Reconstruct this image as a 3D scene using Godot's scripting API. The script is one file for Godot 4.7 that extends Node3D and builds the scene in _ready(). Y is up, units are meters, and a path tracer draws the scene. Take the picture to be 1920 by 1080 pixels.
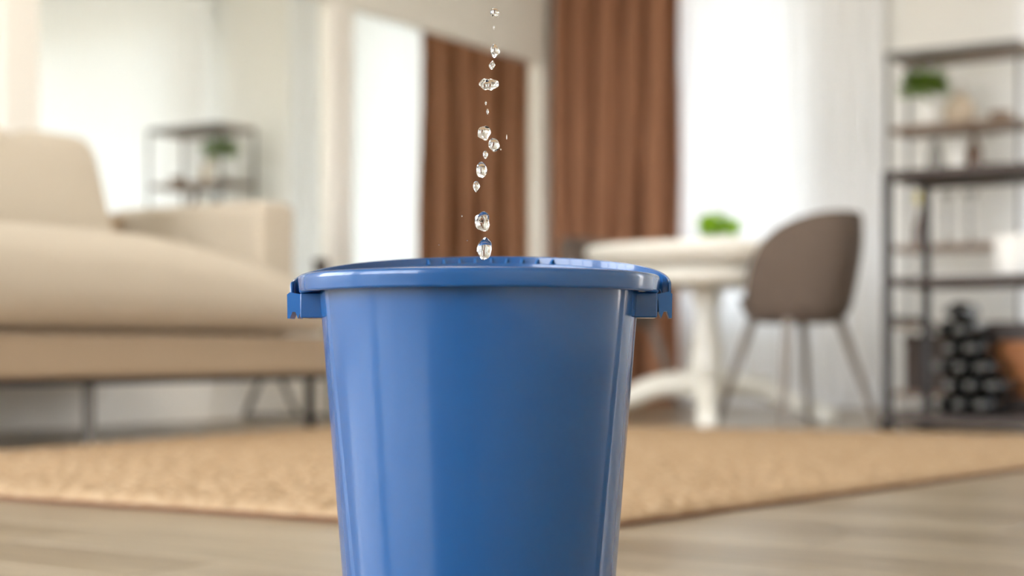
extends Node3D

# ---------------------------------------------------------------- frame of the room
# The camera stands at (0, EYE, 0) and looks along -Z.  The room is turned: u runs along the
# mirrored wardrobe towards the window wall, v runs from the wardrobe into the room.
const EYE := 0.30
const FOCAL := 2950.0            # pixels of a 1920 x 1080 picture
const HORIZON := 657.0           # pixel row of the eye level
const US := 0.534
const UC := 0.8453
const CORNER_X := 0.207
const CORNER_D := 9.0
const TURN := 57.72              # degrees: local x = u, local z = v
const CEIL := 2.95
const REAR := -10.6
const RIGHT := 6.2
const BACK := -0.62
const AW := 0.20                 # face of the window wall

var M := {}
var used := {}
var rng := RandomNumberGenerator.new()


func room(a: float, b: float, h := 0.0) -> Vector3:
	return Vector3(CORNER_X + US * a + UC * b, h, -(CORNER_D + UC * a - US * b))


func pix(px: float, py: float, d: float) -> Vector3:      # point seen at a pixel of the photograph, d metres away
	return Vector3((px - 960.0) * d / FOCAL, EYE - (py - HORIZON) * d / FOCAL, -d)


func ground(px: float, d: float) -> Vector3:
	return Vector3((px - 960.0) * d / FOCAL, 0, -d)


# ---------------------------------------------------------------- mesh builder
class Shape:
	var v := PackedVector3Array()
	var n := PackedVector3Array()
	var idx := PackedInt32Array()

	func add(pv: PackedVector3Array, pi: PackedInt32Array, smooth := true, closed := true) -> void:
		var t := pi
		if closed:
			var c := Vector3.ZERO
			for p in pv: c += p
			c /= maxf(1.0, pv.size())
			var vol := 0.0
			for k in range(0, t.size(), 3):
				vol += (pv[t[k]] - c).dot((pv[t[k + 1]] - c).cross(pv[t[k + 2]] - c))
			if vol > 0.0:
				t = t.duplicate()
				for k in range(0, t.size(), 3):
					var q := t[k + 1]
					t[k + 1] = t[k + 2]
					t[k + 2] = q
		var base := v.size()
		if smooth:
			var nn := PackedVector3Array()
			nn.resize(pv.size())
			for k in range(0, t.size(), 3):
				var f := -(pv[t[k + 1]] - pv[t[k]]).cross(pv[t[k + 2]] - pv[t[k]])
				nn[t[k]] += f
				nn[t[k + 1]] += f
				nn[t[k + 2]] += f
			for k in nn.size():
				nn[k] = nn[k].normalized() if nn[k].length_squared() > 0.0 else Vector3.UP
			v.append_array(pv)
			n.append_array(nn)
			for i in t: idx.append(base + i)
		else:
			for k in range(0, t.size(), 3):
				var f := -(pv[t[k + 1]] - pv[t[k]]).cross(pv[t[k + 2]] - pv[t[k]])
				f = f.normalized() if f.length_squared() > 0.0 else Vector3.UP
				for j in 3:
					v.append(pv[t[k + j]])
					n.append(f)
					idx.append(v.size() - 1)

	func mesh() -> ArrayMesh:
		var arr := []
		arr.resize(Mesh.ARRAY_MAX)
		arr[Mesh.ARRAY_VERTEX] = v
		arr[Mesh.ARRAY_NORMAL] = n
		arr[Mesh.ARRAY_INDEX] = idx
		var m := ArrayMesh.new()
		m.add_surface_from_arrays(Mesh.PRIMITIVE_TRIANGLES, arr)
		return m

	# a sheet or a ring of points f(i, j)
	func grid(nu: int, nv: int, f: Callable, wrap := false, smooth := true, closed := false) -> void:
		var pv := PackedVector3Array()
		var pi := PackedInt32Array()
		for j in nv:
			for i in nu:
				pv.append(f.call(i, j))
		var cols := nu if wrap else nu - 1
		for j in nv - 1:
			for i in cols:
				var a := j * nu + i
				var b := j * nu + (i + 1) % nu
				pi.append_array([a, b, a + nu, b, b + nu, a + nu])
		add(pv, pi, smooth, closed)

	# box with rounded edges; warp may bend it
	func box(c: Vector3, size: Vector3, r := 0.004, m := 1, warp: Variant = null, inner := 0) -> void:
		var h := size * 0.5
		r = minf(r, minf(h.x, minf(h.y, h.z)) * 0.98)
		var pv := PackedVector3Array()
		var pi := PackedInt32Array()
		var at := {}
		var axis := func(half: float) -> PackedFloat32Array:
			var l := PackedFloat32Array()
			for k in m + 1: l.append(-half + r * k / m)
			for k in inner: l.append(lerpf(-half + r, half - r, float(k + 1) / (inner + 1)))
			for k in m + 1: l.append(half - r + r * k / m)
			return l
		var ax := [axis.call(h.x), axis.call(h.y), axis.call(h.z)]
		for d in 3:
			var e := (d + 1) % 3
			var g := (d + 2) % 3
			for s in [-1.0, 1.0]:
				var ids := []
				for q in ax[g].size():
					for p in ax[e].size():
						var pt := Vector3.ZERO
						pt[d] = s * h[d]
						pt[e] = ax[e][p]
						pt[g] = ax[g][q]
						var key := Vector3i((pt * 100000.0).round())
						if not at.has(key):
							at[key] = pv.size()
							var inn := pt.clamp(-(h - Vector3.ONE * r), h - Vector3.ONE * r)
							var off := pt - inn
							var pos := inn + (off.normalized() * r if off.length() > 1e-7 else Vector3.ZERO)
							pos += c
							pv.append(warp.call(pos) if warp != null else pos)
						ids.append(at[key])
				var w: int = ax[e].size()
				for q in ax[g].size() - 1:
					for p in w - 1:
						var a: int = ids[q * w + p]
						var b: int = ids[q * w + p + 1]
						var cc: int = ids[(q + 1) * w + p]
						var dd: int = ids[(q + 1) * w + p + 1]
						if s > 0: pi.append_array([a, b, cc, b, dd, cc])
						else: pi.append_array([a, cc, b, b, cc, dd])
		add(pv, pi, true, true)

	# lathed profile of (radius, height); a repeated point makes a crease
	func lathe(prof: Array, n_seg := 32, at := Vector3.ZERO, wob: Variant = null) -> void:
		var runs := []
		var cur := [prof[0]]
		for k in range(1, prof.size()):
			if prof[k].is_equal_approx(prof[k - 1]):
				runs.append(cur)
				cur = []
			cur.append(prof[k])
		runs.append(cur)
		var all_v := PackedVector3Array()
		var all_i := PackedInt32Array()
		for run in runs:
			var base := all_v.size()
			for p in run:
				for i in n_seg:
					var a := TAU * i / n_seg
					var q := Vector3(cos(a) * p.x, p.y, sin(a) * p.x)
					all_v.append((wob.call(q) if wob != null else q) + at)
			for j in run.size() - 1:
				for i in n_seg:
					var a: int = base + j * n_seg + i
					var b: int = base + j * n_seg + (i + 1) % n_seg
					all_i.append_array([a, b, a + n_seg, b, b + n_seg, a + n_seg])
		add(all_v, all_i, true, true)

	# round or square bar through points
	func tube(pts: Array, radii: Array, seg := 10, caps := true, phase := 0.0, smooth := true) -> void:
		var pv := PackedVector3Array()
		var pi := PackedInt32Array()
		var up := Vector3.UP
		for k in pts.size():
			var t: Vector3 = (pts[mini(k + 1, pts.size() - 1)] - pts[maxi(k - 1, 0)]).normalized()
			if absf(t.dot(up)) > 0.95: up = Vector3.RIGHT
			var x := up.cross(t).normalized()
			var y := t.cross(x)
			for i in seg:
				var a := TAU * i / seg + phase
				pv.append(pts[k] + (x * cos(a) + y * sin(a)) * float(radii[mini(k, radii.size() - 1)]))
			up = y if absf(t.dot(y)) < 0.9 else up
		for k in pts.size() - 1:
			for i in seg:
				var a := k * seg + i
				var b := k * seg + (i + 1) % seg
				pi.append_array([a, b, a + seg, b, b + seg, a + seg])
		if caps:
			for e in [0, pts.size() - 1]:
				var cen := pv.size()
				pv.append(pts[e])
				for i in seg:
					var a: int = e * seg + i
					var b: int = e * seg + (i + 1) % seg
					if e == 0: pi.append_array([cen, b, a])
					else: pi.append_array([cen, a, b])
		add(pv, pi, smooth, true)

	# outline (x, y) pushed along z from z0 to z1
	func prism(outline: PackedVector2Array, z0: float, z1: float, xf := Transform3D()) -> void:
		var tri := Geometry2D.triangulate_polygon(outline)
		var k := outline.size()
		var pv := PackedVector3Array()
		for z in [z0, z1]:
			for p in outline: pv.append(xf * Vector3(p.x, p.y, z))
		var area := 0.0
		for i in range(0, tri.size(), 3):
			area += (outline[tri[i + 1]] - outline[tri[i]]).cross(outline[tri[i + 2]] - outline[tri[i]])
		var poly := 0.0
		for i in k: poly += outline[i].cross(outline[(i + 1) % k])
		var pi := PackedInt32Array()
		for i in range(0, tri.size(), 3):
			var a := tri[i]
			var b := tri[i + 1]
			var c := tri[i + 2]
			if (area > 0) != (poly > 0):
				var q := b
				b = c
				c = q
			pi.append_array([a, c, b, k + a, k + b, k + c])
		for i in k:
			var j := (i + 1) % k
			pi.append_array([i, j, k + i, j, k + j, k + i])
		add(pv, pi, false, true)


# ---------------------------------------------------------------- scene bookkeeping
func numbered(called: String) -> String:
	var k: int = used.get(called, 0)
	used[called] = k + 1
	return called if k == 0 else "%s_%03d" % [called, k]


func tag(o: Node, label: String, category: String, group := "") -> Node:
	o.set_meta("label", label)
	o.set_meta("category", category)
	if group: o.set_meta("group", group)
	return o


func thing(called: String, label: String, category: String, at := Vector3.ZERO, turn := 0.0, group := "") -> Node3D:
	var o := Node3D.new()
	o.name = numbered(called)
	add_child(o)
	o.position = at
	o.rotation_degrees.y = turn
	tag(o, label, category, group)
	return o


func put(called: String, s: Variant, mat: Material, parent: Node = null) -> MeshInstance3D:
	var o := MeshInstance3D.new()
	o.mesh = s.mesh() if s is Shape else s
	o.material_override = mat
	o.cast_shadow = GeometryInstance3D.SHADOW_CASTING_SETTING_ON
	if parent == null:
		o.name = numbered(called)
		add_child(o)
	else:
		var k := 0
		var base := called
		while parent.has_node(NodePath(called)):
			k += 1
			called = "%s_%03d" % [base, k]
		o.name = called
		parent.add_child(o)
	return o


func struct(called: String, s: Variant, mat: Material, turned := true) -> MeshInstance3D:
	var o := put(called, s, mat)
	o.set_meta("kind", "structure")
	if turned:
		o.position = room(0, 0)
		o.rotation_degrees.y = TURN
	return o


# ---------------------------------------------------------------- materials
func mat(c: Color, rough := 0.7, metal := 0.0) -> StandardMaterial3D:
	var m := StandardMaterial3D.new()
	m.albedo_color = c
	m.roughness = rough
	m.metallic = metal
	return m


func rgb(r: int, g: int, b: int) -> Color:
	return Color(r / 255.0, g / 255.0, b / 255.0)


func noise_tex(freq: float, c0: Color, c1: Color, sd: int, octaves := 4, size := 512) -> NoiseTexture2D:
	var n := FastNoiseLite.new()
	n.seed = sd
	n.frequency = freq
	n.fractal_octaves = octaves
	var g := Gradient.new()
	g.set_color(0, c0)
	g.set_color(1, c1)
	var t := NoiseTexture2D.new()
	t.width = size
	t.height = size
	t.seamless = true
	t.noise = n
	t.color_ramp = g
	return t


func bump_tex(freq: float, sd: int, strength := 4.0, size := 512) -> NoiseTexture2D:
	var n := FastNoiseLite.new()
	n.seed = sd
	n.frequency = freq
	n.fractal_octaves = 3
	var t := NoiseTexture2D.new()
	t.width = size
	t.height = size
	t.seamless = true
	t.as_normal_map = true
	t.bump_strength = strength
	t.noise = n
	return t


func weave_tex() -> ImageTexture:                 # normal map of a plain weave
	var im := Image.create(128, 128, false, Image.FORMAT_RGBA8)
	for y in 128:
		for x in 128:
			var over := (x / 8 + y / 8) % 2 == 0
			var h := sin(PI * ((x % 8) + 0.5) / 8.0) if over else sin(PI * ((y % 8) + 0.5) / 8.0)
			im.set_pixel(x, y, Color(h, h, h))
	im.bump_map_to_normal_map(3.0)
	return ImageTexture.create_from_image(im)


func grain_tex(sd: int, c0: Color, c1: Color, c2: Color) -> ImageTexture:      # wood grain running along u
	var n := FastNoiseLite.new()
	n.seed = sd
	n.frequency = 0.011
	n.fractal_octaves = 4
	var fine := FastNoiseLite.new()
	fine.seed = sd + 7
	fine.frequency = 0.05
	var im := Image.create(256, 512, false, Image.FORMAT_RGBA8)
	for y in 256:
		for x in 512:
			var wx := TAU * x / 512.0
			var px := cos(wx) * 26.0
			var pz := sin(wx) * 26.0
			var a := n.get_noise_3d(px, y * 2.2, pz)
			var rings := 0.5 + 0.5 * sin(y * 0.22 + a * 9.0)
			var f := fine.get_noise_3d(px * 0.6, y * 4.0, pz * 0.6)
			var t := clampf(0.45 + 0.42 * a + 0.22 * (rings - 0.5) + 0.35 * f, 0, 1)
			im.set_pixel(y, x, c0.lerp(c1, t * 2.0) if t < 0.5 else c1.lerp(c2, t * 2.0 - 1.0))
	return ImageTexture.create_from_image(im)


func cloth(c: Color, nrm: Texture2D, scale: float, strength := 0.6, tint: Texture2D = null) -> StandardMaterial3D:
	var m := mat(c, 0.95)
	m.uv1_triplanar = true
	m.uv1_scale = Vector3.ONE * scale
	m.normal_enabled = true
	m.normal_texture = nrm
	m.normal_scale = strength
	if tint: m.albedo_texture = tint
	m.metallic_specular = 0.25
	m.rim_enabled = true
	m.rim = 0.25
	return m


func make_materials() -> void:
	var soft := bump_tex(0.02, 3, 5.0)
	var weave := weave_tex()
	M.wall = mat(rgb(244, 241, 234), 0.85)
	M.wall.uv1_triplanar = true
	M.wall.normal_enabled = true
	M.wall.normal_texture = bump_tex(0.08, 11, 2.0)
	M.wall.normal_scale = 0.15
	M.ceiling = mat(rgb(250, 250, 248), 0.9)
	M.trim = mat(rgb(238, 234, 226), 0.45)
	M.frame = mat(rgb(246, 240, 230), 0.4)
	M.fascia = mat(rgb(240, 235, 224), 0.55)
	M.mirror = mat(Color(0.988, 1.0, 0.984), 0.0, 1.0)
	M.mirror_back = mat(rgb(120, 118, 110), 0.8)
	M.pane = mat(Color(1, 1, 1, 0.05), 0.02)
	M.pane.transparency = BaseMaterial3D.TRANSPARENCY_ALPHA
	M.window_frame = mat(rgb(240, 240, 238), 0.4)
	M.sheer = mat(rgb(250, 250, 250), 0.9)
	M.sheer.backlight_enabled = true
	M.sheer.backlight = Color(0.37, 0.38, 0.38)
	M.sheer.metallic_specular = 0.1
	M.sheer.cull_mode = BaseMaterial3D.CULL_DISABLED
	M.sheer_lined = M.sheer.duplicate()
	M.sheer_lined.backlight = Color(0.27, 0.28, 0.28)
	M.drape = cloth(rgb(162, 116, 88), weave, 60.0, 0.4)
	M.drape.cull_mode = BaseMaterial3D.CULL_DISABLED
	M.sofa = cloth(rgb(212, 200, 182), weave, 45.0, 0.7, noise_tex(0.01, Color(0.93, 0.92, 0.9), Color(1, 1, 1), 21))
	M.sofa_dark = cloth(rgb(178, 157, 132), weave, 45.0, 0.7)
	M.lamp_glow = mat(rgb(250, 248, 240), 0.5)
	M.lamp_glow.emission_enabled = true
	M.lamp_glow.emission = Color(1.0, 0.97, 0.92)
	M.lamp_glow.emission_energy_multiplier = 1.0
	M.black_metal = mat(rgb(44, 40, 38), 0.45, 0.6)
	M.grey_metal = mat(rgb(110, 106, 100), 0.45, 0.5)
	M.shelf_metal = mat(rgb(104, 102, 99), 0.5, 0.2)
	M.shelf_wood = mat(rgb(142, 120, 102), 0.6)
	M.dark_wood = mat(rgb(66, 52, 44), 0.55)
	M.table = mat(rgb(246, 242, 230), 0.35)
	M.table.clearcoat_enabled = true
	M.table.clearcoat = 0.3
	M.chair = cloth(rgb(120, 105, 94), soft, 9.0, 0.5, noise_tex(0.02, Color(0.8, 0.8, 0.8), Color(1, 1, 1), 31))
	M.chair_leg = mat(rgb(132, 122, 112), 0.5)
	M.white_pot = mat(rgb(240, 238, 232), 0.35)
	M.beige_pot = mat(rgb(206, 188, 164), 0.6)
	M.grey_glass = mat(rgb(150, 148, 142), 0.15)
	M.brown_glass = mat(rgb(96, 70, 52), 0.15)
	M.yellow = mat(rgb(236, 222, 150), 0.7)
	M.green_leaf = mat(rgb(116, 146, 26), 0.6)
	M.green_leaf.backlight_enabled = true
	M.green_leaf.backlight = Color(0.35, 0.5, 0.1)
	M.lime_leaf = mat(rgb(172, 204, 36), 0.55)
	M.lime_leaf.backlight_enabled = true
	M.lime_leaf.backlight = Color(0.55, 0.75, 0.15)
	M.stem = mat(rgb(70, 84, 40), 0.7)
	M.soil = mat(rgb(64, 48, 36), 0.95)
	M.bottle = mat(rgb(26, 28, 26), 0.08)
	M.capsule = mat(rgb(112, 112, 110), 0.35, 0.5)
	M.orange_wood = mat(rgb(186, 116, 60), 0.55)
	M.rug = mat(Color.WHITE, 0.98)
	M.rug.uv1_triplanar = true
	M.rug.uv1_scale = Vector3.ONE * 2.6
	M.rug.albedo_texture = noise_tex(0.03, rgb(146, 114, 82), rgb(196, 172, 142), 41, 5)
	M.rug.albedo_texture.color_ramp.add_point(0.40, rgb(174, 146, 114))
	M.rug.metallic_specular = 0.1
	M.rug_back = mat(rgb(104, 66, 40), 0.95)
	# blue plastic: glossy, a little light comes through
	M.blue = mat(rgb(16, 78, 134), 0.25)
	M.blue.metallic_specular = 0.4
	M.blue.clearcoat_enabled = true
	M.blue.clearcoat = 0.5
	M.blue.clearcoat_roughness = 0.05
	M.blue_clip = mat(rgb(24, 96, 160), 0.3)
	for m in [M.blue, M.blue_clip]:
		m.backlight_enabled = true
		m.backlight = Color(0.04, 0.19, 0.40)
	M.water = StandardMaterial3D.new()
	M.water.albedo_color = Color(1, 1, 1, 0)
	M.water.roughness = 0.0
	M.water.transparency = BaseMaterial3D.TRANSPARENCY_ALPHA
	M.water.refraction_enabled = true
	M.water.refraction_scale = 0.033
	M.planks = []
	var tints := [[rgb(118, 102, 82), rgb(150, 133, 108), rgb(174, 158, 132)], [rgb(130, 115, 94), rgb(160, 144, 120), rgb(182, 167, 143)]]
	for k in 6:
		var p := mat(Color.WHITE, 0.30)
		p.albedo_texture = grain_tex(100 + k * 13, tints[k % 2][0], tints[k % 2][1], tints[k % 2][2])
		p.uv1_triplanar = true
		p.uv1_scale = Vector3(2.6, 1.0, 0.6)
		p.uv1_offset = Vector3(0.17 * k, 0, 0.31 * k)
		p.metallic_specular = 0.5
		M.planks.append(p)


# ---------------------------------------------------------------- main
func _ready() -> void:
	rng.seed = 5
	# camera: level, lens shifted upwards
	var cam := Camera3D.new()
	cam.name = "camera"
	cam.near = 0.05
	cam.far = 100.0
	var at := CameraAttributesPhysical.new()
	at.frustum_focal_length = 50.0
	at.frustum_focus_distance = 1.385
	at.frustum_near = 0.05
	at.frustum_far = 100.0
	at.exposure_aperture = 2.85
	cam.attributes = at
	add_child(cam)
	cam.projection = Camera3D.PROJECTION_FRUSTUM
	cam.size = 2.0 * 540.0 / FOCAL * 0.05
	cam.frustum_offset = Vector2(0, (HORIZON - 540.0) / FOCAL * 0.05)
	cam.position = Vector3(0, EYE, 0)
	cam.current = true
	# daylight of an overcast sky
	var env := Environment.new()
	env.background_mode = Environment.BG_SKY
	var sky := Sky.new()
	var sm := ProceduralSkyMaterial.new()
	sm.sky_top_color = Color(0.86, 0.92, 1.0)
	sm.sky_horizon_color = Color(1.0, 1.0, 1.0)
	sm.ground_horizon_color = Color(0.80, 0.78, 0.74)
	sm.ground_bottom_color = Color(0.62, 0.60, 0.56)
	sm.sun_angle_max = 0.0
	sky.sky_material = sm
	env.sky = sky
	env.background_energy_multiplier = 8.0
	env.tonemap_mode = Environment.TONE_MAPPER_LINEAR
	env.tonemap_exposure = 2.0
	env.sdfgi_enabled = true
	env.ssao_enabled = true
	env.ssil_enabled = true
	var we := WorldEnvironment.new()
	we.name = "world_environment"
	we.environment = env
	add_child(we)

	make_materials()
	build_room()
	build_ceiling_light(room(-4.0, 1.9, CEIL))
	build_wardrobe()
	build_curtains()
	build_rug()
	build_sofa()
	build_side_table()
	build_table()
	build_chairs()
	build_shelves()
	build_bucket()
	build_water()


# ---------------------------------------------------------------- room
func wall_with_holes(s: Shape, horizontal: Array, holes: Array, place: Callable) -> void:
	# horizontal = [from, to]; holes = [[from, to, low, high], ...] in order; place(c0, c1, h0, h1) adds a block
	var at: float = horizontal[0]
	for h in holes:
		if h[0] > at: place.call(at, h[0], 0.0, CEIL)
		if h[2] > 0.0: place.call(h[0], h[1], 0.0, h[2])
		if h[3] < CEIL: place.call(h[0], h[1], h[3], CEIL)
		at = h[1]
	if horizontal[1] > at: place.call(at, horizontal[1], 0.0, CEIL)


func build_window(called: String, along_b: bool, from: float, to: float, low: float, high: float, plane: float, mullions: int) -> void:
	var o := Node3D.new()
	o.name = called
	add_child(o)
	o.set_meta("kind", "structure")
	o.position = room(0, 0)
	o.rotation_degrees.y = TURN
	var w := 0.06
	var fr := Shape.new()
	var block := func(c0: float, c1: float, h0: float, h1: float, t: float) -> void:
		var c := Vector3(plane, (h0 + h1) / 2, (c0 + c1) / 2) if along_b else Vector3((c0 + c1) / 2, (h0 + h1) / 2, plane)
		var sz := Vector3(t, h1 - h0, c1 - c0) if along_b else Vector3(c1 - c0, h1 - h0, t)
		fr.box(c, sz, 0.006)
	block.call(from, from + w, low, high, 0.07)
	block.call(to - w, to, low, high, 0.07)
	block.call(from + w, to - w, low, low + w, 0.07)
	block.call(from + w, to - w, high - w, high, 0.07)
	for k in mullions:
		var c := lerpf(from, to, (k + 1.0) / (mullions + 1))
		block.call(c - 0.03, c + 0.03, low + w, high - w, 0.066)
	put("window_frame", fr, M.window_frame, o)
	for k in mullions + 1:
		var c0 := lerpf(from, to, float(k) / (mullions + 1)) + 0.03
		var c1 := lerpf(from, to, (k + 1.0) / (mullions + 1)) - 0.03
		var p := Shape.new()
		var q := [[c0, low + w], [c1, low + w], [c0, high - w], [c1, high - w]]
		p.grid(2, 2, func(i: int, j: int):
			var e = q[j * 2 + i]
			return Vector3(plane, e[1], e[0]) if along_b else Vector3(e[0], e[1], plane), false, true, false)
		put("pane", p, M.pane, o)


func build_room() -> void:
	# floor: a slab and its planks
	var s := Shape.new()
	s.box(Vector3(REAR / 2, -0.06, (RIGHT + BACK) / 2), Vector3(-REAR + 0.8, 0.10, RIGHT - BACK + 0.4), 0.005)
	var fl := struct("floor", s, M.dark_wood)
	var lengths := [1.30, 1.0, 0.7]
	var meshes := []
	for l in lengths:
		var pm := Shape.new()
		pm.box(Vector3(0, -0.006, 0), Vector3(0.187, 0.012, l - 0.003), 0.002)
		meshes.append(pm.mesh())
	var a := REAR + 0.095
	var row := 0
	while a < 0.18:
		var b: float = BACK - [0.0, 0.45, 0.85, 0.2, 0.65][row % 5] + 0.0
		while b < RIGHT - 0.1:
			var k := 0
			if b + 1.3 > RIGHT + 0.1: k = 1 if b + 1.0 < RIGHT + 0.15 else 2
			var l: float = lengths[k]
			var p := put("plank", meshes[k], M.planks[rng.randi() % 6], fl)
			p.position = Vector3(a, 0.0, b + l / 2)
			b += l
		a += 0.19
		row += 1
	# window wall (a = 0)
	s = Shape.new()
	var wb := func(c0: float, c1: float, h0: float, h1: float) -> void:
		s.box(Vector3(AW + 0.1, (h0 + h1) / 2, (c0 + c1) / 2), Vector3(0.2, h1 - h0, c1 - c0), 0.003)
	wall_with_holes(s, [BACK - 0.2, RIGHT + 0.2], [[0.30, 1.477, 0.50, 2.6], [3.0, 5.3, 0.3, 2.6]], wb)
	struct("wall_window", s, M.wall)
	build_window("window_1", true, 0.30, 1.477, 0.50, 2.6, AW + 0.12, 1)
	build_window("window_2", true, 3.0, 5.3, 0.3, 2.6, AW + 0.12, 2)
	# wall behind the wardrobe, with the big bare window further back
	s = Shape.new()
	var wa := func(c0: float, c1: float, h0: float, h1: float) -> void:
		s.box(Vector3((c0 + c1) / 2, (h0 + h1) / 2, BACK - 0.1), Vector3(c1 - c0, h1 - h0, 0.2), 0.003)
	wall_with_holes(s, [REAR - 0.2, AW + 0.2], [[-10.2, -7.0, 0.4, 2.75]], wa)
	struct("wall_wardrobe", s, M.wall)
	build_window("window_3", false, -10.2, -7.0, 0.4, 2.75, BACK - 0.1, 3)
	s = Shape.new()
	var wc := func(c0: float, c1: float, h0: float, h1: float) -> void:
		s.box(Vector3((c0 + c1) / 2, (h0 + h1) / 2, RIGHT + 0.1), Vector3(c1 - c0, h1 - h0, 0.2), 0.003)
	wall_with_holes(s, [REAR - 0.2, AW + 0.2], [[-2.3, -1.0, 0.05, 2.1]], wc)
	struct("wall_right", s, M.wall)
	build_window("window_5", false, -2.3, -1.0, 0.05, 2.1, RIGHT + 0.1, 1)
	s = Shape.new()
	var wr := func(c0: float, c1: float, h0: float, h1: float) -> void:
		s.box(Vector3(REAR - 0.1, (h0 + h1) / 2, (c0 + c1) / 2), Vector3(0.2, h1 - h0, c1 - c0), 0.003)
	wall_with_holes(s, [BACK, RIGHT], [[-0.3, 3.6, 0.4, 2.75]], wr)
	struct("wall_rear", s, M.wall)
	build_window("window_4", true, -0.3, 3.6, 0.4, 2.75, REAR - 0.1, 3)
	s = Shape.new()
	s.box(Vector3(REAR / 2, CEIL + 0.06, (RIGHT + BACK) / 2), Vector3(-REAR + 0.9, 0.12, RIGHT - BACK + 0.6), 0.003)
	struct("ceiling", s, M.ceiling)
	s = Shape.new()
	s.box(Vector3(AW - 0.008, 0.045, (RIGHT + 0.04) / 2), Vector3(0.016, 0.09, RIGHT - 0.04), 0.004)
	struct("baseboard_window", s, M.trim)


func build_ceiling_light(at: Vector3) -> void:
	var o := thing("ceiling_light", "flat round white ceiling lamp above the rug", "ceiling lamp", at, TURN)
	var s := Shape.new()
	s.lathe([Vector2(0.0, 0.0), Vector2(0.46, 0.0), Vector2(0.46, -0.05), Vector2(0.452, -0.058), Vector2(0.44, -0.055), Vector2(0.44, -0.02), Vector2(0.0, -0.02)], 48)
	put("rim", s, M.trim, o)
	s = Shape.new()
	s.lathe([Vector2(0.0, -0.024), Vector2(0.438, -0.024), Vector2(0.438, -0.05), Vector2(0.0, -0.052)], 48)
	put("diffuser", s, M.lamp_glow, o)
	var l := AreaLight3D.new()
	l.name = "lamp_light"
	l.area_size = Vector2(0.8, 0.8)
	l.light_energy = 1.5
	l.light_color = Color(1.0, 0.99, 0.97)
	l.area_range = 12.0
	l.shadow_enabled = true
	l.position = Vector3(0, -0.07, 0)
	l.rotation_degrees.x = -90.0
	o.add_child(l)


func build_wardrobe() -> void:
	var o := thing("sliding_wardrobe", "built-in cream wardrobe with tall mirrored sliding doors behind the sofa", "wardrobe", room(0, 0), TURN)
	var s := Shape.new()
	s.box(Vector3(-2.85, 2.438, -0.31), Vector3(5.7, 1.015, 0.60), 0.004)
	put("fascia", s, M.fascia, o)
	s = Shape.new()
	s.box(Vector3(-2.85, 0.11, -0.31), Vector3(5.7, 0.215, 0.60), 0.004)
	put("plinth", s, M.frame, o)
	s = Shape.new()
	s.box(Vector3(-2.85, 1.075, -0.33), Vector3(5.7, 1.71, 0.56), 0.004)
	put("carcass", s, M.mirror_back, o)
	var stiles := [[-0.105, -0.002], [-1.97, -1.81], [-3.864, -3.70], [-5.70, -5.56]]
	for st in stiles:
		s = Shape.new()
		s.box(Vector3((st[0] + st[1]) / 2, 1.075, -0.015), Vector3(st[1] - st[0], 1.71, 0.05), 0.010, 2)
		put("stile", s, M.frame, o)
	for d in [[-1.81, -0.105], [-3.70, -1.97], [-5.56, -3.864]]:
		s = Shape.new()
		s.box(Vector3((d[0] + d[1]) / 2, 1.075, -0.035), Vector3(d[1] - d[0] - 0.002, 1.706, 0.012), 0.001)
		put("mirror_door", s, M.mirror, o)


func curtain(b0: float, b1: float, a: float, h0: float, h1: float, folds: float, depth: float, sd: int, lean: float, cols := 220, sharp := false) -> Shape:
	var s := Shape.new()
	var n := FastNoiseLite.new()
	n.seed = sd
	n.frequency = 1.0
	var rows := 26
	s.grid(cols, rows, func(i: int, j: int):
		var u := float(i) / (cols - 1)
		var v := float(j) / (rows - 1)
		var h := lerpf(h0, h1, v)
		var w := u * folds + 0.35 * n.get_noise_2d(u * 3.0 * folds / 5.0, 0.4 * v) + 0.12 * n.get_noise_2d(u * 7.0, 9.0 + v)
		var d := depth * (0.75 + 0.4 * n.get_noise_2d(u * 4.0, 20.0 + v * 0.7)) * (0.8 + 0.35 * (1.0 - v))
		var fold := cos(TAU * w)
		var b := lerpf(b0 - lean * (1.0 - v), b1 + 0.012 * v, u)
		b += 0.155 * (b1 - b0) / folds * sin(TAU * w) if sharp else 0.17 * d * sin(2.0 * TAU * w)
		return Vector3(a - d * fold - d * 0.2, h, b), false, true, false)
	return s


func build_curtains() -> void:
	var s := curtain(0.07, 0.835, 0.06, 0.006, CEIL - 0.03, 5.0, 0.095, 4, 0.03, 400, true)
	var o := put("brown_curtain", s, M.drape)
	o.position = room(0, 0)
	o.rotation_degrees.y = TURN
	tag(o, "heavy brown pleated curtain hanging beside the mirrored wardrobe and window", "curtain")
	s = curtain(0.66, 1.936, 0.115, 0.003, CEIL - 0.03, 13.0, 0.022, 8, 0.0, 420)
	o = put("sheer_curtain", s, M.sheer)
	o.position = room(0, 0)
	o.rotation_degrees.y = TURN
	tag(o, "white sheer curtain over the bright window behind the round table", "curtain", "")
	s = curtain(2.62, 5.6, 0.08, 0.003, CEIL - 0.03, 20.0, 0.022, 15, 0.0, 420)
	o = put("sheer_curtain", s, M.sheer_lined)
	o.position = room(0, 0)
	o.rotation_degrees.y = TURN
	tag(o, "white sheer curtain seen only as a reflection in the left wardrobe mirror", "curtain", "")


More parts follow.
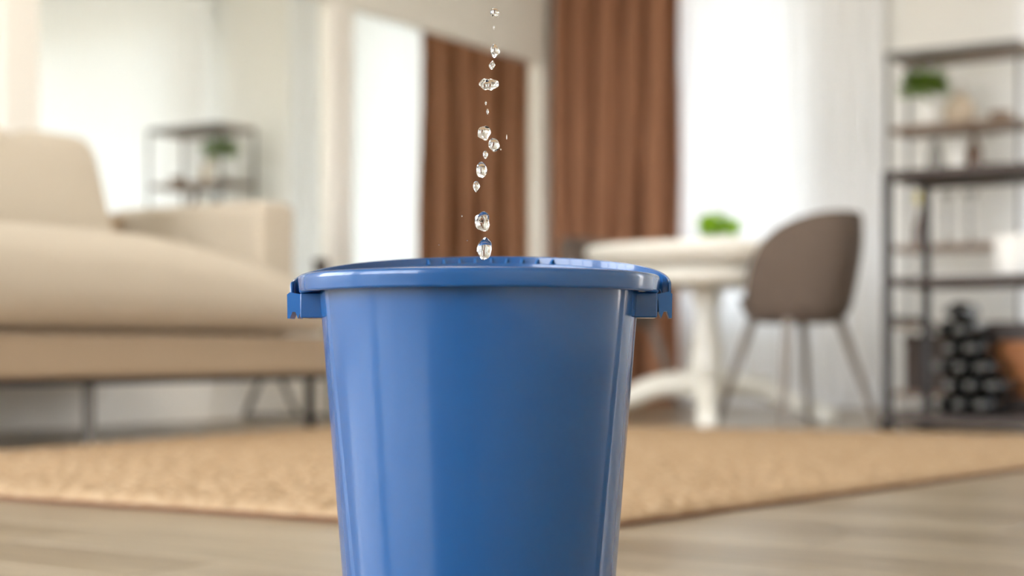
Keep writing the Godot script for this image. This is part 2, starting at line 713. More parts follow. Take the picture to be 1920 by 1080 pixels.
# ---------------------------------------------------------------- rug
func build_rug() -> void:
	var k0 := Vector2(0.063, 2.533)
	var k1 := Vector2(-1.789, 3.597)
	var k2 := Vector2(-0.498, 6.195)
	var k3 := Vector2(2.20, 4.99)
	var n := FastNoiseLite.new()
	n.seed = 77
	n.frequency = 22.0
	n.fractal_octaves = 3
	var o := thing("rug", "thick tan shag rug lying on the plank floor behind the bucket", "rug")
	var nu := 330
	var nv := 420
	var s := Shape.new()
	var quad := func(u: float, v: float) -> Vector2:
		return k1.lerp(k0, u).lerp(k2.lerp(k3, u), v)
	s.grid(nu, nv, func(i: int, j: int):
		var u := float(i) / (nu - 1)
		var v := pow(float(j) / (nv - 1), 1.5)
		var p: Vector2 = quad.call(u, v)
		var du := minf(u, 1 - u) * 2.36
		var dv := minf(v, 1 - v) * 3.3
		var e := clampf(minf(du, dv) / 0.03, 0, 1)
		var h := 0.006 + 0.017 * sqrt(e)
		var bump := n.get_noise_2d(p.x, p.y)
		h += (0.011 * bump) * clampf(e * 1.4, 0, 1) * (1.0 if v < 0.75 else 0.6)
		var side := n.get_noise_2d(p.x * 0.7 + 40.0, p.y * 0.7) * 0.008 * (1.0 - e)
		return Vector3(p.x + side * 0.6, h, -p.y + side), false, true, false)
	put("pile", s, M.rug, o)
	s = Shape.new()
	var pts := PackedVector2Array()
	for q in [[-0.0015, -0.001], [1.0015, -0.001], [1.0015, 1.001], [-0.0015, 1.001]]:
		pts.append(quad.call(q[0], q[1]))
	s.prism(pts, 0.0005, 0.009, Transform3D(Basis(Vector3(1, 0, 0), Vector3(0, 0, -1), Vector3(0, 1, 0)), Vector3.ZERO))
	put("backing", s, M.rug_back, o)


# ---------------------------------------------------------------- sofa
func build_sofa() -> void:
	var o := thing("sofa", "beige upholstered sofa on slim dark metal legs in front of the mirrored wardrobe", "sofa", room(-4.5, 0.6), TURN)
	var s := Shape.new()
	s.box(Vector3(0.25, 0.285, 0.06), Vector3(1.94, 0.135, 0.84), 0.025, 3)
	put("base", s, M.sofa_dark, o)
	s = Shape.new()
	s.box(Vector3(0.25, 0.207, 0.06), Vector3(1.88, 0.02, 0.80), 0.003)
	put("frame", s, M.black_metal, o)
	for x in [1.135, 0.10, -0.62]:
		for z in [0.43, -0.30]:
			if x == 0.10 and z < 0: continue
			s = Shape.new()
			s.box(Vector3(x if z > 0 or x < 0 else 0.768, 0.099, z), Vector3(0.026, 0.196, 0.026), 0.003)
			put("leg", s, M.black_metal if x > 1.0 else M.grey_metal, o)
	# seat cushion, in front of the arm too
	var warp := func(p: Vector3) -> Vector3:
		var q := p
		var t := smoothstep(0.95, 1.03, p.x)
		var zz := remap(p.z, -0.28, 0.50, 0.315, 0.50)
		q.z = lerpf(p.z, zz, t)
		var k := clampf((p.y - 0.36) / 0.29, 0, 1)
		var f := smoothstep(0.0, 0.25, p.z)
		var drop := 0.0
		if p.x > 0.2: drop = 0.13 * pow((p.x - 0.2) / 0.95, 1.9)
		q.y = p.y - drop * k + 0.02 * k * cos(clampf((p.x + 0.2) / 1.3, -1, 1) * PI / 2) 
		q.z += f * 0.045 * (1.0 - pow(2.0 * k - 1.0, 2.0)) 
		return q
	s = Shape.new()
	s.box(Vector3(0.235, 0.505, 0.11), Vector3(1.89, 0.29, 0.78), 0.10, 5, warp, 14)
	put("seat_cushion", s, M.sofa, o)
	s = Shape.new()
	s.box(Vector3(1.12, 0.595, -0.08), Vector3(0.20, 0.48, 0.76), 0.035, 4)
	put("armrest", s, M.sofa, o)
	s = Shape.new()
	s.box(Vector3(-0.62, 0.595, -0.08), Vector3(0.20, 0.48, 0.76), 0.035, 4)
	put("armrest", s, M.sofa, o)
	s = Shape.new()
	s.box(Vector3(0.25, 0.585, -0.41), Vector3(1.53, 0.46, 0.11), 0.04, 4)
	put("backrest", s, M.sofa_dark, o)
	for c in [0.25]:
		var cw := func(p: Vector3) -> Vector3:
			var l := p - Vector3(c, 0.825, -0.11)
			var e := (1.0 - pow(absf(l.x) / 0.43, 3.0)) * (1.0 - pow(absf(l.y) / 0.23, 3.0))
			l.z *= 0.55 + 0.6 * maxf(e, 0.0)
			l.x *= 1.0 - 0.10 * smoothstep(-0.2, 0.23, l.y) 
			l.y -= 0.03 * exp(-pow((l.x - 0.02) / 0.05, 2.0)) * smoothstep(0.1, 0.22, l.y)
			return Vector3(c, 0.825, -0.11) + Basis(Vector3.RIGHT, -0.2) * l
		s = Shape.new()
		s.box(Vector3(c, 0.825, -0.11), Vector3(0.84, 0.43, 0.18), 0.08, 5, cw, 10)
		put("back_cushion", s, M.sofa, o)


func build_side_table() -> void:
	var o := thing("side_table", "small side table on dark A-shaped legs at the far end of the sofa", "side table", ground(535, 6.6), -6.0)
	var s := Shape.new()
	s.box(Vector3(0.03, 0.53, 0), Vector3(0.40, 0.03, 0.34), 0.005)
	put("table_top", s, M.dark_wood, o)
	for c in [-0.06, 0.14]:
		for e in [-1, 1]:
			s = Shape.new()
			s.tube([Vector3(c, 0.515, 0.0), Vector3(c + e * 0.05, 0.17, 0.0), Vector3(c + e * 0.115, 0.02, 0.0)], [0.012, 0.012, 0.012], 8)
			if c < 0: put("leg", s, M.grey_metal, o)
	for c in [0.16]:
		s = Shape.new()
		s.tube([Vector3(c, 0.515, -0.1), Vector3(c, 0.02, -0.1)], [0.012], 8)
		put("leg", s, M.grey_metal, o)
	s = Shape.new()
	s.box(Vector3(0.03, 0.022, 0.0), Vector3(0.42, 0.024, 0.024), 0.004)
	put("foot_bar", s, M.grey_metal, o)
	var v := thing("dark_bowl", "small dark bowl on the side table behind the sofa end", "bowl", ground(602, 6.6) + Vector3(0, 0.546, 0))
	s = Shape.new()
	s.lathe([Vector2(0.0, 0.0), Vector2(0.018, 0.0), Vector2(0.02, 0.05), Vector2(0.03, 0.10), Vector2(0.036, 0.135), Vector2(0.033, 0.135), Vector2(0.026, 0.10), Vector2(0.0, 0.07)], 20)
	put("bowl", s, M.dark_wood, v)


# ---------------------------------------------------------------- dining table and chairs
func build_table() -> void:
	var c := ground(1325, 6.5)
	var o := thing("dining_table", "round cream pedestal table with a moulded top in front of the window", "table", c, 0.0)
	var s := Shape.new()
	s.lathe([Vector2(0, 0.725), Vector2(0.478, 0.725), Vector2(0.492, 0.722), Vector2(0.5, 0.714), Vector2(0.502, 0.70), Vector2(0.498, 0.684), Vector2(0.486, 0.672), Vector2(0.486, 0.672), Vector2(0.478, 0.668), Vector2(0.472, 0.655), Vector2(0.46, 0.645), Vector2(0.44, 0.642), Vector2(0.0, 0.642)], 72)
	put("table_top", s, M.table, o)
	s = Shape.new()
	s.lathe([Vector2(0.0, 0.645), Vector2(0.41, 0.645), Vector2(0.412, 0.60), Vector2(0.408, 0.575), Vector2(0.40, 0.567), Vector2(0.385, 0.565), Vector2(0.385, 0.565), Vector2(0.38, 0.63), Vector2(0.0, 0.63)], 64)
	put("apron", s, M.table, o)
	s = Shape.new()
	s.lathe([Vector2(0.0, 0.63), Vector2(0.12, 0.63), Vector2(0.12, 0.60), Vector2(0.09, 0.585), Vector2(0.062, 0.56), Vector2(0.055, 0.53), Vector2(0.065, 0.515), Vector2(0.055, 0.50), Vector2(0.046, 0.47), Vector2(0.05, 0.40), Vector2(0.062, 0.33), Vector2(0.072, 0.27), Vector2(0.066, 0.235), Vector2(0.08, 0.225), Vector2(0.085, 0.20), Vector2(0.085, 0.12), Vector2(0.07, 0.10), Vector2(0.0, 0.10)], 32)
	put("pedestal", s, M.table, o)
	for k in 4:
		var ang := deg_to_rad([4.0, 97.0, 184.0, 277.0][k])
		var d := Vector3(cos(ang), 0, sin(ang))
		s = Shape.new()
		var pts := []
		var rad := []
		for i in 11:
			var t := i / 10.0
			var r := lerpf(0.05, 0.50, t)
			var y := 0.165 - 0.03 * t - 0.095 * smoothstep(0.25, 1.0, t) 
			pts.append(d * r + Vector3(0, y, 0))
			rad.append(lerpf(0.056, 0.034, t))
		s.tube(pts, rad, 12)
		s.lathe([Vector2(0, 0.0), Vector2(0.034, 0.0), Vector2(0.042, 0.012), Vector2(0.044, 0.035), Vector2(0.036, 0.06), Vector2(0.0, 0.072)], 16, d * 0.49)
		put("foot", s, M.table, o)
	# low lime plant
	var p := thing("table_plant", "low lime-green leafy plant in a shallow white planter on the round table", "plant", pix(1347, 464, 6.5))
	p.position.y = 0.7252
	s = Shape.new()
	s.box(Vector3(0, 0.022, 0), Vector3(0.17, 0.044, 0.09), 0.012, 3)
	put("planter", s, M.white_pot, p)
	s = Shape.new()
	for k in 120:
		var x := rng.randf_range(-0.075, 0.075)
		var z := rng.randf_range(-0.035, 0.035)
		var top := 0.155 - 0.35 * maxf(0.0, x + 0.03) * rng.randf_range(0.6, 1.2) + rng.randf_range(-0.035, 0.0)
		leaf(s, Vector3(x, rng.randf_range(0.045, maxf(0.06, top - 0.02)), z), rng.randf() * TAU, rng.randf_range(0.3, 1.1), rng.randf_range(0.035, 0.05), 0.018)
	put("foliage", s, M.lime_leaf, p).set_meta("kind", "stuff")


func leaf(s: Shape, at: Vector3, yaw: float, pitch: float, length: float, width: float) -> void:
	var b := Basis(Vector3.UP, yaw) * Basis(Vector3.RIGHT, -pitch)
	s.grid(3, 5, func(i: int, j: int):
		var t := j / 4.0
		var w := width * sin(PI * clampf(0.12 + 0.88 * t, 0, 1)) 
		var x := (i - 1) * w
		return at + b * Vector3(x, 0.25 * absf(x) - 0.35 * length * t * t, length * t), false, true, false)


func make_chair(label: String, at: Vector3, facing: Vector2, leg_turn: float) -> Node3D:
	# facing: (x, depth) of where the sitter looks; local -z is the back
	var o := thing("dining_chair", label, "chair", at, rad_to_deg(atan2(facing.x, -facing.y)), "grey upholstered chairs at the round table")
	var s := Shape.new()
	var cols := 56
	var rows := 26
	var prof := func(psi: float, t: float) -> Vector2:
		var f := absf(psi) / PI
		var top: float = 0.50 + 0.325 * sqrt(maxf(0.0, 1.0 - pow(clampf(f / 0.60, 0, 1), 2.5)))
		var rt := 0.245 - 0.02 * smoothstep(0.4, 0.9, f)
		var key := [Vector2(0.0, 0.405), Vector2(0.12, 0.405), Vector2(0.175, 0.415), Vector2(0.205, 0.45), Vector2(0.222, 0.50), Vector2(rt, lerpf(0.50, top, 0.55)), Vector2(rt - 0.004, top - 0.012), Vector2(rt - 0.02, top), Vector2(rt - 0.036, top - 0.012), Vector2(rt - 0.045, lerpf(0.49, top, 0.5)), Vector2(0.17, 0.47), Vector2(0.12, 0.455), Vector2(0.0, 0.455)]
		var x := t * (key.size() - 1)
		var i := clampi(int(x), 0, key.size() - 2)
		var p0: Vector2 = key[maxi(i - 1, 0)]
		var p3: Vector2 = key[mini(i + 2, key.size() - 1)]
		var r: Vector2 = key[i].cubic_interpolate(key[i + 1], p0, p3, x - i)
		return Vector2(maxf(r.x, 0.0), r.y)
	s.grid(cols, rows * 2, func(i: int, j: int):
		var psi := TAU * i / cols - PI
		var q: Vector2 = prof.call(psi, float(j) / (rows * 2 - 1))
		var lean := 0.03 * clampf((q.y - 0.5) / 0.3, 0, 1) 
		return Vector3(sin(psi) * q.x * 0.97, q.y, -cos(psi) * (q.x + lean * maxf(cos(psi), 0.0)) ), true, true, true)
	put("shell", s, M.chair, o)
	s = Shape.new()
	s.lathe([Vector2(0, 0.445), Vector2(0.165, 0.445), Vector2(0.18, 0.46), Vector2(0.178, 0.485), Vector2(0.15, 0.50), Vector2(0.0, 0.505)], 40)
	put("seat", s, M.chair, o)
	for k in 4:
		var ang := PI / 4 + PI / 2 * k + leg_turn
		var d := Vector3(cos(ang), 0, sin(ang))
		s = Shape.new()
		s.tube([d * 0.17 + Vector3(0, 0.42, 0), d * 0.315 + Vector3(0, 0.0, 0)], [0.019, 0.011], 12)
		put("leg", s, M.chair_leg, o)
	return o


func build_chairs() -> void:
	make_chair("grey tub chair right of the round table, seen from behind", ground(1492, 6.15), Vector2(-0.66, 0.75), 0.28)
	make_chair("grey tub chair left of the round table, mostly hidden by the blue bucket", ground(1150, 7.2), Vector2(0.66, -0.75), 0.0)


# ---------------------------------------------------------------- shelves and what stands on them
func build_shelves() -> void:
	var o := thing("tall_shelf", "tall open shelf of dark metal posts and brown boards against the far wall", "shelf", room(-0.205, 2.43), TURN)
	var s: Shape
	for x in [-0.16, 0.16]:
		for z in [-0.31, 0.31]:
			s = Shape.new()
			s.box(Vector3(x, 0.865, z), Vector3(0.016, 1.73, 0.016), 0.002)
			put("post", s, M.shelf_metal, o)
	for h in [1.715, 1.36, 1.13, 0.79, 0.42, 0.09]:
		s = Shape.new()
		s.box(Vector3(0, h, 0), Vector3(0.30, 0.026, 0.64), 0.004)
		put("shelf_board", s, M.shelf_wood, o)
	for x in [-0.16, 0.16]:
		s = Shape.new()
		s.box(Vector3(x, 1.715, 0), Vector3(0.02, 0.03, 0.598), 0.003)
		put("rail", s, M.shelf_metal, o)

	# front shelf: width along b from 2.669
	var wid := 1.15
	var f := thing("low_shelf", "low black metal shelf with dark boards standing right of the grey chair", "shelf", room(-1.785, 2.669 + wid / 2), TURN)
	for x in [-0.23, 0.23]:
		for z in [-wid / 2 + 0.015, wid / 2 - 0.015]:
			s = Shape.new()
			s.box(Vector3(x, 0.49, z), Vector3(0.032, 0.955, 0.032), 0.003)
			put("post", s, M.black_metal, f)
			s = Shape.new()
			s.lathe([Vector2(0, 0), Vector2(0.026, 0.0), Vector2(0.030, 0.006), Vector2(0.030, 0.034), Vector2(0.0, 0.038)], 16, Vector3(x, 0, z))
			put("foot", s, M.black_metal, f)
	for h in [0.955, 0.555, 0.045]:
		s = Shape.new()
		s.box(Vector3(0, h, 0), Vector3(0.49, 0.028, wid), 0.004)
		put("shelf_board", s, M.dark_wood, f)
	for z in [-wid / 2 + 0.015, wid / 2 - 0.015]:
		s = Shape.new()
		s.box(Vector3(0, 0.42, z), Vector3(0.43, 0.02, 0.02), 0.003)
		put("rail", s, M.black_metal, f)

	# leafy plant in a white pot (tall shelf, second board)
	var top2 := 1.3732
	var base := room(-0.22, 2.26)
	var p := thing("potted_plant", "dark green bushy plant in a white pot on the tall shelf", "plant", base + Vector3(0, top2, 0))
	s = Shape.new()
	s.lathe([Vector2(0, 0), Vector2(0.05, 0.0), Vector2(0.062, 0.03), Vector2(0.068, 0.075), Vector2(0.064, 0.105), Vector2(0.058, 0.105), Vector2(0.055, 0.09), Vector2(0.0, 0.09)], 28)
	put("pot", s, M.white_pot, p)
	s = Shape.new()
	for k in 260:
		var dir := Vector3(rng.randfn(), rng.randf_range(-0.35, 1.3), rng.randfn()).normalized()
		var r := rng.randf_range(0.03, 0.11)
		leaf(s, Vector3(0, 0.19, 0) + dir * Vector3(r, r * 1.05, r), atan2(dir.x, dir.z), rng.randf_range(-0.3, 0.7), rng.randf_range(0.035, 0.055), 0.017)
	put("foliage", s, M.green_leaf, p).set_meta("kind", "stuff")
	# round beige vase, small dark bowl
	simple("round_vase", "round beige vase beside the potted plant on the tall shelf", "vase", room(-0.14, 2.40) + Vector3(0, top2, 0), [Vector2(0, 0), Vector2(0.03, 0), Vector2(0.06, 0.025), Vector2(0.078, 0.07), Vector2(0.07, 0.115), Vector2(0.04, 0.145), Vector2(0.028, 0.155), Vector2(0.03, 0.17), Vector2(0.02, 0.168), Vector2(0.0, 0.14)], M.beige_pot)
	simple("small_bowl", "small brown bowl at the right on the second tall shelf board", "bowl", room(-0.22, 2.62) + Vector3(0, top2, 0), [Vector2(0, 0), Vector2(0.025, 0), Vector2(0.05, 0.03), Vector2(0.056, 0.05), Vector2(0.05, 0.05), Vector2(0.04, 0.03), Vector2(0, 0.012)], M.shelf_wood)
	# third board
	var t3 := 1.1432
	simple("grey_vase", "slim grey vase under the plant on the tall shelf", "vase", room(-0.2, 2.30) + Vector3(0, t3, 0), [Vector2(0, 0), Vector2(0.035, 0), Vector2(0.042, 0.05), Vector2(0.03, 0.12), Vector2(0.018, 0.15), Vector2(0.022, 0.175), Vector2(0.015, 0.172), Vector2(0, 0.12)], M.grey_glass)
	simple("white_jar", "white jar between the grey vase and the brown bottle on tall shelf", "jar", room(-0.2, 2.41) + Vector3(0, t3, 0), [Vector2(0, 0), Vector2(0.038, 0), Vector2(0.045, 0.03), Vector2(0.045, 0.12), Vector2(0.03, 0.14), Vector2(0.03, 0.16), Vector2(0, 0.165)], M.white_pot)
	simple("brown_bottle", "brown glass bottle on the third board of the tall shelf", "bottle", room(-0.2, 2.49) + Vector3(0, t3, 0), [Vector2(0, 0), Vector2(0.03, 0), Vector2(0.034, 0.01), Vector2(0.034, 0.11), Vector2(0.014, 0.15), Vector2(0.013, 0.19), Vector2(0.016, 0.195), Vector2(0.0, 0.197)], M.brown_glass)
	# fourth board: flower and two candlesticks
	var t4 := 0.8032
	var v := thing("flower_vase", "pale yellow ball-shaped flower in a dark slim bottle on the tall shelf", "vase", room(-0.22, 2.235) + Vector3(0, t4, 0))
	s = Shape.new()
	s.lathe([Vector2(0, 0), Vector2(0.026, 0), Vector2(0.03, 0.02), Vector2(0.028, 0.10), Vector2(0.013, 0.14), Vector2(0.012, 0.18), Vector2(0.008, 0.18), Vector2(0, 0.12)], 20)
	put("bottle", s, M.brown_glass, v)
	s = Shape.new()
	s.tube([Vector3(0, 0.1, 0), Vector3(0.004, 0.17, 0), Vector3(0.006, 0.215, 0)], [0.003], 6)
	put("stem", s, M.stem, v)
	s = Shape.new()
	s.lathe(ball(0.036, 12), 20, Vector3(0.006, 0.235, 0), func(q: Vector3): return q * (1.0 + 0.1 * sin(q.x * 300.0) * sin(q.y * 300.0) * sin(q.z * 300.0)))
	put("flower", s, M.yellow, v)
	var stick := [Vector2(0, 0), Vector2(0.034, 0), Vector2(0.036, 0.008), Vector2(0.012, 0.02), Vector2(0.009, 0.12), Vector2(0.016, 0.14), Vector2(0.009, 0.16), Vector2(0.012, 0.22), Vector2(0.028, 0.24), Vector2(0.028, 0.26), Vector2(0.0, 0.26)]
	simple("candlestick", "grey candlestick next to the yellow flower on the tall shelf", "candlestick", room(-0.2, 2.36) + Vector3(0, t4, 0), stick, M.grey_glass, "grey candlesticks")
	simple("candlestick", "grey candlestick further right, away from the yellow flower", "candlestick", room(-0.2, 2.47) + Vector3(0, t4, 0), stick, M.grey_glass, "grey candlesticks")
	var db := thing("storage_box", "dark brown storage box on a low board of the tall shelf, behind the bottles", "box", room(-0.205, 2.41) + Vector3(0, 0.1032, 0), TURN)
	s = Shape.new()
	s.box(Vector3(0, 0.11, 0), Vector3(0.25, 0.22, 0.44), 0.008)
	put("body", s, M.dark_wood, db)
	s = Shape.new()
	s.box(Vector3(0, 0.245, 0), Vector3(0.26, 0.048, 0.45), 0.008)
	put("lid", s, M.dark_wood, db)
	# white planter on the low shelf
	simple("white_planter", "bright white pot on the middle board of the low black shelf", "pot", pix(1900, 518, 5.72) * Vector3(1, 0, 1) + Vector3(0, 0.5692, 0), [Vector2(0, 0), Vector2(0.058, 0), Vector2(0.064, 0.02), Vector2(0.072, 0.14), Vector2(0.072, 0.15), Vector2(0.064, 0.15), Vector2(0.058, 0.03), Vector2(0, 0.02)], M.white_pot)
	# wine rack and bottles on the bottom board
	var rk := thing("wine_rack", "black wire rack holding dark bottles on the bottom of the low shelf", "rack", room(-1.875, 2.965) + Vector3(0, 0.0592, 0), TURN)
	for x in [-0.08, 0.08]:
		s = Shape.new()
		s.tube([Vector3(x, 0.003, -0.135), Vector3(x, 0.003, 0.1485)], [0.005], 6)
		for k in 4:
			var zz := -0.135 + k * 0.0945
			s.tube([Vector3(x, 0.003, zz), Vector3(x, 0.35 if k < 1 else 0.14 if k == 3 else 0.006, zz)], [0.003], 6)
		put("frame", s, M.black_metal, rk)
	var spots := []
	var where := []
	var rows := [[-0.09, 3], [-0.051, 3], [-0.09, 3], [-0.051, 2], [-0.09, 2], [-0.051, 1]]
	var row_names := ["bottom row", "second row", "third row", "fourth row", "fifth row", "top"]
	for r in 6:
		for k in rows[r][1]:
			spots.append([rows[r][0] + 0.078 * k, 0.044 + 0.068 * r])
			where.append(row_names[r] + ("" if r == 5 else [" left", " right"][k] if rows[r][1] == 2 else [" left", " middle", " right"][k]))
	for k in spots.size():
		var b := thing("wine_bottle", "dark glass bottle lying in the wire rack, " + str(where[k]), "bottle", Vector3.ZERO, 0, "dark bottles in the wire rack")
		b.transform = rk.transform * Transform3D(Basis(Vector3(0, 0, 1), PI / 2), Vector3(0.14, float(spots[k][1]), float(spots[k][0])))
		s = Shape.new()
		s.lathe([Vector2(0, 0.0), Vector2(0.03, 0.0), Vector2(0.037, 0.008), Vector2(0.037, 0.17), Vector2(0.03, 0.20), Vector2(0.015, 0.225), Vector2(0.0, 0.226)], 20)
		put("bottle_body", s, M.bottle, b)
		s = Shape.new()
		s.lathe([Vector2(0.0, 0.224), Vector2(0.0145, 0.224), Vector2(0.0145, 0.29), Vector2(0.0165, 0.292), Vector2(0.0165, 0.305), Vector2(0.0, 0.307)], 16)
		put("capsule", s, M.capsule, b)
	# wooden box in a dark frame
	var bx := thing("wooden_box", "orange-brown wooden box with a dark lid at the right of the low shelf", "box", room(-1.635, 3.18) + Vector3(0, 0.0592, 0), TURN)
	s = Shape.new()
	s.box(Vector3(0, 0.17, 0), Vector3(0.16, 0.21, 0.46), 0.006)
	put("body", s, M.orange_wood, bx)
	s = Shape.new()
	s.box(Vector3(0, 0.312, 0), Vector3(0.175, 0.07, 0.475), 0.006)
	put("lid", s, M.dark_wood, bx)
	s = Shape.new()
	s.box(Vector3(0, 0.034, 0), Vector3(0.165, 0.066, 0.465), 0.004)
	put("base", s, M.dark_wood, bx)


func ball(r: float, n: int) -> Array:
	var l := []
	for k in n + 1:
		var a := PI * k / n
		l.append(Vector2(maxf(0.0, r * sin(a)), -r * cos(a)))
	return l


func simple(called: String, label: String, category: String, at: Vector3, prof: Array, m: Material, group := "") -> void:
	var s := Shape.new()
	s.lathe(prof, 28)
	var o := put(called, s, m)
	o.position = at
	tag(o, label, category, group)


# ---------------------------------------------------------------- bucket
func build_bucket() -> void:
	var o := thing("bucket", "glossy blue plastic bucket with a wide rim catching the falling water", "bucket", ground(899, 1.41), -2.8)
	var s := Shape.new()
	# outer wall: the front and back panels stand a little proud of the two side panels
	var ring := 720
	var prof := [Vector2(0.1424, 0.356)]
	for k in 13: prof.append(Vector2(lerpf(0.1424, 0.1146, k / 12.0), lerpf(0.354, 0.006, k / 12.0)))
	s.grid(ring, prof.size(), func(i: int, j: int):
		var a := TAU * i / ring
		var h: float = prof[j].y
		var from_side := absf(fposmod(rad_to_deg(a) + 90.0, 180.0) - 90.0)
		var edge := lerpf(34.0, 25.5, clampf(h / 0.35, 0, 1))
		var r: float = prof[j].x - 0.0013 * smoothstep(edge - 1.0, edge + 1.0, from_side)
		return Vector3(cos(a) * r, h, sin(a) * r), true, true, true)
	s.lathe([Vector2(0.1385, 0.354), Vector2(0.128, 0.22), Vector2(0.1185, 0.098), Vector2(0.110, 0.010), Vector2(0.0, 0.008), Vector2(0.0, 0.004), Vector2(0.098, 0.004), Vector2(0.101, 0.0), Vector2(0.109, 0.0), Vector2(0.1137, 0.006), Vector2(0.112, 0.006)], 128)
	put("body", s, M.blue, o)
	s = Shape.new()
	s.lathe([Vector2(0.1392, 0.3525), Vector2(0.158, 0.3507), Vector2(0.1592, 0.3509), Vector2(0.1601, 0.3518), Vector2(0.1604, 0.353), Vector2(0.1612, 0.3615), Vector2(0.1610, 0.3640), Vector2(0.1602, 0.3655), Vector2(0.1588, 0.3664), Vector2(0.157, 0.3667), Vector2(0.145, 0.3672), Vector2(0.140, 0.3665), Vector2(0.1372, 0.364), Vector2(0.1365, 0.360), Vector2(0.1365, 0.354), Vector2(0.1365, 0.354), Vector2(0.1392, 0.3525)], 160)
	put("rim", s, M.blue, o)
	# lugs under the rim that carry the handle
	for e in [-1.0, 1.0]:
		s = Shape.new()
		s.box(Vector3(e * 0.146, 0.340, 0.0), Vector3(0.024, 0.0225, 0.046), 0.0015)
		s.tube([Vector3(e * 0.156, 0.3395, 0), Vector3(e * 0.1665, 0.3395, 0)], [0.0055], 16)
		put("lug", s, M.blue, o)
	# handle: a ribbed channel lying back on the rim
	var h := put("handle", handle_shape(), M.blue, o)
	for e in [-1.0, 1.0]:
		s = Shape.new()
		# clip: notched plate that hooks over the pin
		var outl := PackedVector2Array([Vector2(0.1585, 0.350), Vector2(0.160, 0.333), Vector2(0.1618, 0.3285), Vector2(0.1640, 0.3345), Vector2(0.1668, 0.3345), Vector2(0.1690, 0.3285), Vector2(0.1712, 0.3285), Vector2(0.1716, 0.350), Vector2(0.1690, 0.352)])
		if e < 0:
			for k in outl.size(): outl[k] = outl[k] * Vector2(-1, 1)
		s.prism(outl, -0.012, 0.012)
		put("clip", s, M.blue_clip, h)
	for k in 9:
		var ang := PI / 2 + (k - 4) * 0.0955
		s = Shape.new()
		var rad := Vector3(cos(ang), 0, -sin(ang))
		var foot := handle_point(ang, 0.0, 0.0)
		s.prism(PackedVector2Array([Vector2(0.1572, 0.004), Vector2(0.1672, 0.004), Vector2(0.1672, 0.0228), Vector2(0.1572, 0.0150)]), -0.001, 0.001, Transform3D(Basis(rad, Vector3.UP, rad.cross(Vector3.UP)), foot))
		put("rib", s, M.blue_clip, h)
	for e in [[0.615, 0.735], [PI - 0.735, PI - 0.615]]:
		s = Shape.new()
		arc_band(s, e[0], e[1], 0.1545, 0.1605, 0.001, 0.0135, 10)
		put("grip_end", s, M.blue, h)


func handle_point(ang: float, r: float, up: float) -> Vector3:
	# ang 0 and PI are the pivots, PI / 2 the back; the handle rises towards the back where it rests on the rim
	var lift := 0.0335 * pow(maxf(sin(ang), 0.0), 0.8)
	return Vector3(cos(ang) * r, 0.337 + lift + up, -sin(ang) * r * 0.985)


func arc_band(s: Shape, a0: float, a1: float, r0: float, r1: float, y0: float, y1: float, n: int) -> void:
	var b := 0.0008
	var sec := [Vector2(r0 + b, y0), Vector2(r1 - b, y0), Vector2(r1, y0 + b), Vector2(r1, y1 - b), Vector2(r1 - b, y1), Vector2(r0 + b, y1), Vector2(r0, y1 - b), Vector2(r0, y0 + b)]
	var pv := PackedVector3Array()
	var pi := PackedInt32Array()
	var m := sec.size()
	for k in n + 1:
		var a := lerpf(a0, a1, float(k) / n)
		for q in sec: pv.append(handle_point(a, q.x, q.y))
	for k in n:
		for i in m:
			var a := k * m + i
			var c := k * m + (i + 1) % m
			pi.append_array([a, c, a + m, c, c + m, a + m])
	for e in [0, n]:
		for i in range(1, m - 1):
			if e == 0: pi.append_array([0, i + 1, i])
			else: pi.append_array([e * m, e * m + i, e * m + i + 1])
	s.add(pv, pi, true, true)


func handle_shape() -> Shape:
	var s := Shape.new()
	arc_band(s, 0.0, PI, 0.1685, 0.1712, 0.000, 0.0236, 96)                     # outer flange
	arc_band(s, 0.62, PI - 0.62, 0.1580, 0.1600, 0.000, 0.0165, 80)             # inner wall of the grip
	arc_band(s, 0.0, PI, 0.1620, 0.1692, 0.003, 0.0058, 96)                     # floor of the channel
	arc_band(s, 0.55, PI - 0.55, 0.1585, 0.1640, 0.003, 0.0056, 80)
	arc_band(s, 0.0, 0.63, 0.1620, 0.1638, 0.000, 0.0125, 24)
	arc_band(s, PI - 0.63, PI, 0.1620, 0.1638, 0.000, 0.0125, 24)
	return s


# ---------------------------------------------------------------- falling water
func blob(r: Vector3, sd: int, rough: float, tail := 0.0) -> Shape:
	var s := Shape.new()
	var n := FastNoiseLite.new()
	n.seed = sd
	n.frequency = 0.75
	n.fractal_octaves = 1
	s.lathe(ball(1.0, 28), 40, Vector3.ZERO, func(q: Vector3):
		var k := 1.0 + rough * n.get_noise_3d(q.x, q.y, q.z) * 0.9
		if r.x > r.y: k *= 1.0 - 0.22 * exp(-pow((q.x + 0.15) / 0.28, 2.0))
		var t := q * k * r
		if tail > 0.0 and q.y < 0.0:
			var d := -q.y
			t.y -= tail * pow(d, 6.0)
			t.x *= 1.0 - 0.55 * d * d
			t.z *= 1.0 - 0.55 * d * d
		return t)
	return s


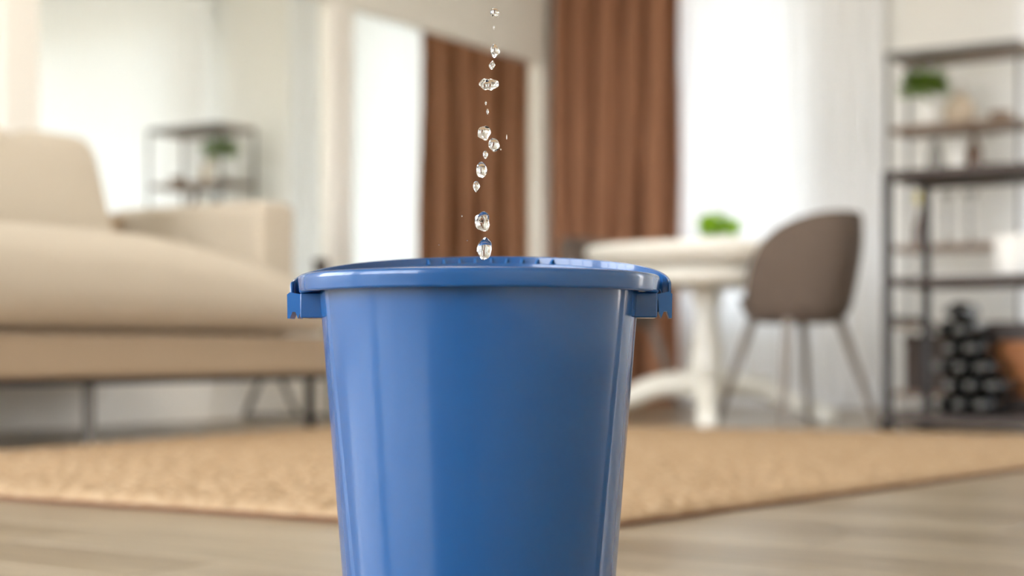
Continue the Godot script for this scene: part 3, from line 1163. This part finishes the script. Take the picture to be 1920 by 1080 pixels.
func build_water() -> void:
	var d := 1.41
	var m := d / FOCAL
	# px, py, half width, half height, roughness, tail, label
	var drops := [
		[928, 23, 8.2, 9.0, 0.16, 0.0, "round water drop at the very top of the falling stream"],
		[926, 52, 1.4, 4.5, 0.05, 0.0, "tiny sliver of water just under the topmost drop"],
		[928, 95, 9.0, 12.0, 0.28, 3.0, "tall clear water drop second from the top of the stream"],
		[923, 122, 5.0, 8.0, 0.4, 0.0, "small twisted drop just under the second large drop"],
		[917, 158, 18.0, 12.5, 0.3, 0.0, "wide lumpy double drop, broadest of the upper stream"],
		[911, 193, 1.5, 4.0, 0.05, 0.0, "tiny sliver of water under the wide double drop"],
		[914, 209, 2.2, 5.5, 0.05, 0.0, "small oval bead between wide double drop and middle drops"],
		[907, 249, 12.0, 13.0, 0.25, 0.0, "lumpy round drop left of its close neighbour in mid stream"],
		[926, 272, 9.8, 11.5, 0.2, 0.0, "round drop furthest right of the large drops in mid stream"],
		[910, 290, 4.6, 7.0, 0.15, 0.0, "small oval drop beneath the two neighbouring middle drops"],
		[903, 319, 9.6, 15.0, 0.14, 0.0, "tall barrel-shaped drop below the middle of the stream"],
		[893, 349, 6.2, 9.5, 0.12, 3.0, "small drop furthest left in the stream, with short tail"],
		[905, 416, 14.0, 17.0, 0.3, 0.0, "large slanted drop second above the bucket rim"],
		[909, 466, 13.4, 19.0, 0.25, 0.0, "large drop just entering the bucket above its rim"],
		[950, 257, 0.9, 5.0, 0.0, 0.0, "thin upright speck of water right of the stream"],
		[939, 280, 1.2, 1.6, 0.0, 0.0, "tiny round speck right of the rightmost middle drop"],
		[866, 405, 1.0, 2.0, 0.0, 0.0, "tiny speck of water alone left of the slanted drop"],
		[876, 451, 0.9, 1.1, 0.0, 0.0, "tiny speck left of the lowest drop, above bucket rim"],
		[823, 459, 0.9, 0.9, 0.0, 0.0, "tiny speck furthest left, above the left bucket rim"],
	]
	for k in drops.size():
		var q = drops[k]
		var r := Vector3(q[2], q[3], q[2] * 0.92) * m
		var s := blob(r, 60 + k * 3, q[4], q[5] * m)
		var o := put("water_drop", s, M.water)
		o.position = pix(q[0], q[1], d)
		tag(o, q[6], "water drop", "drops of the falling stream")
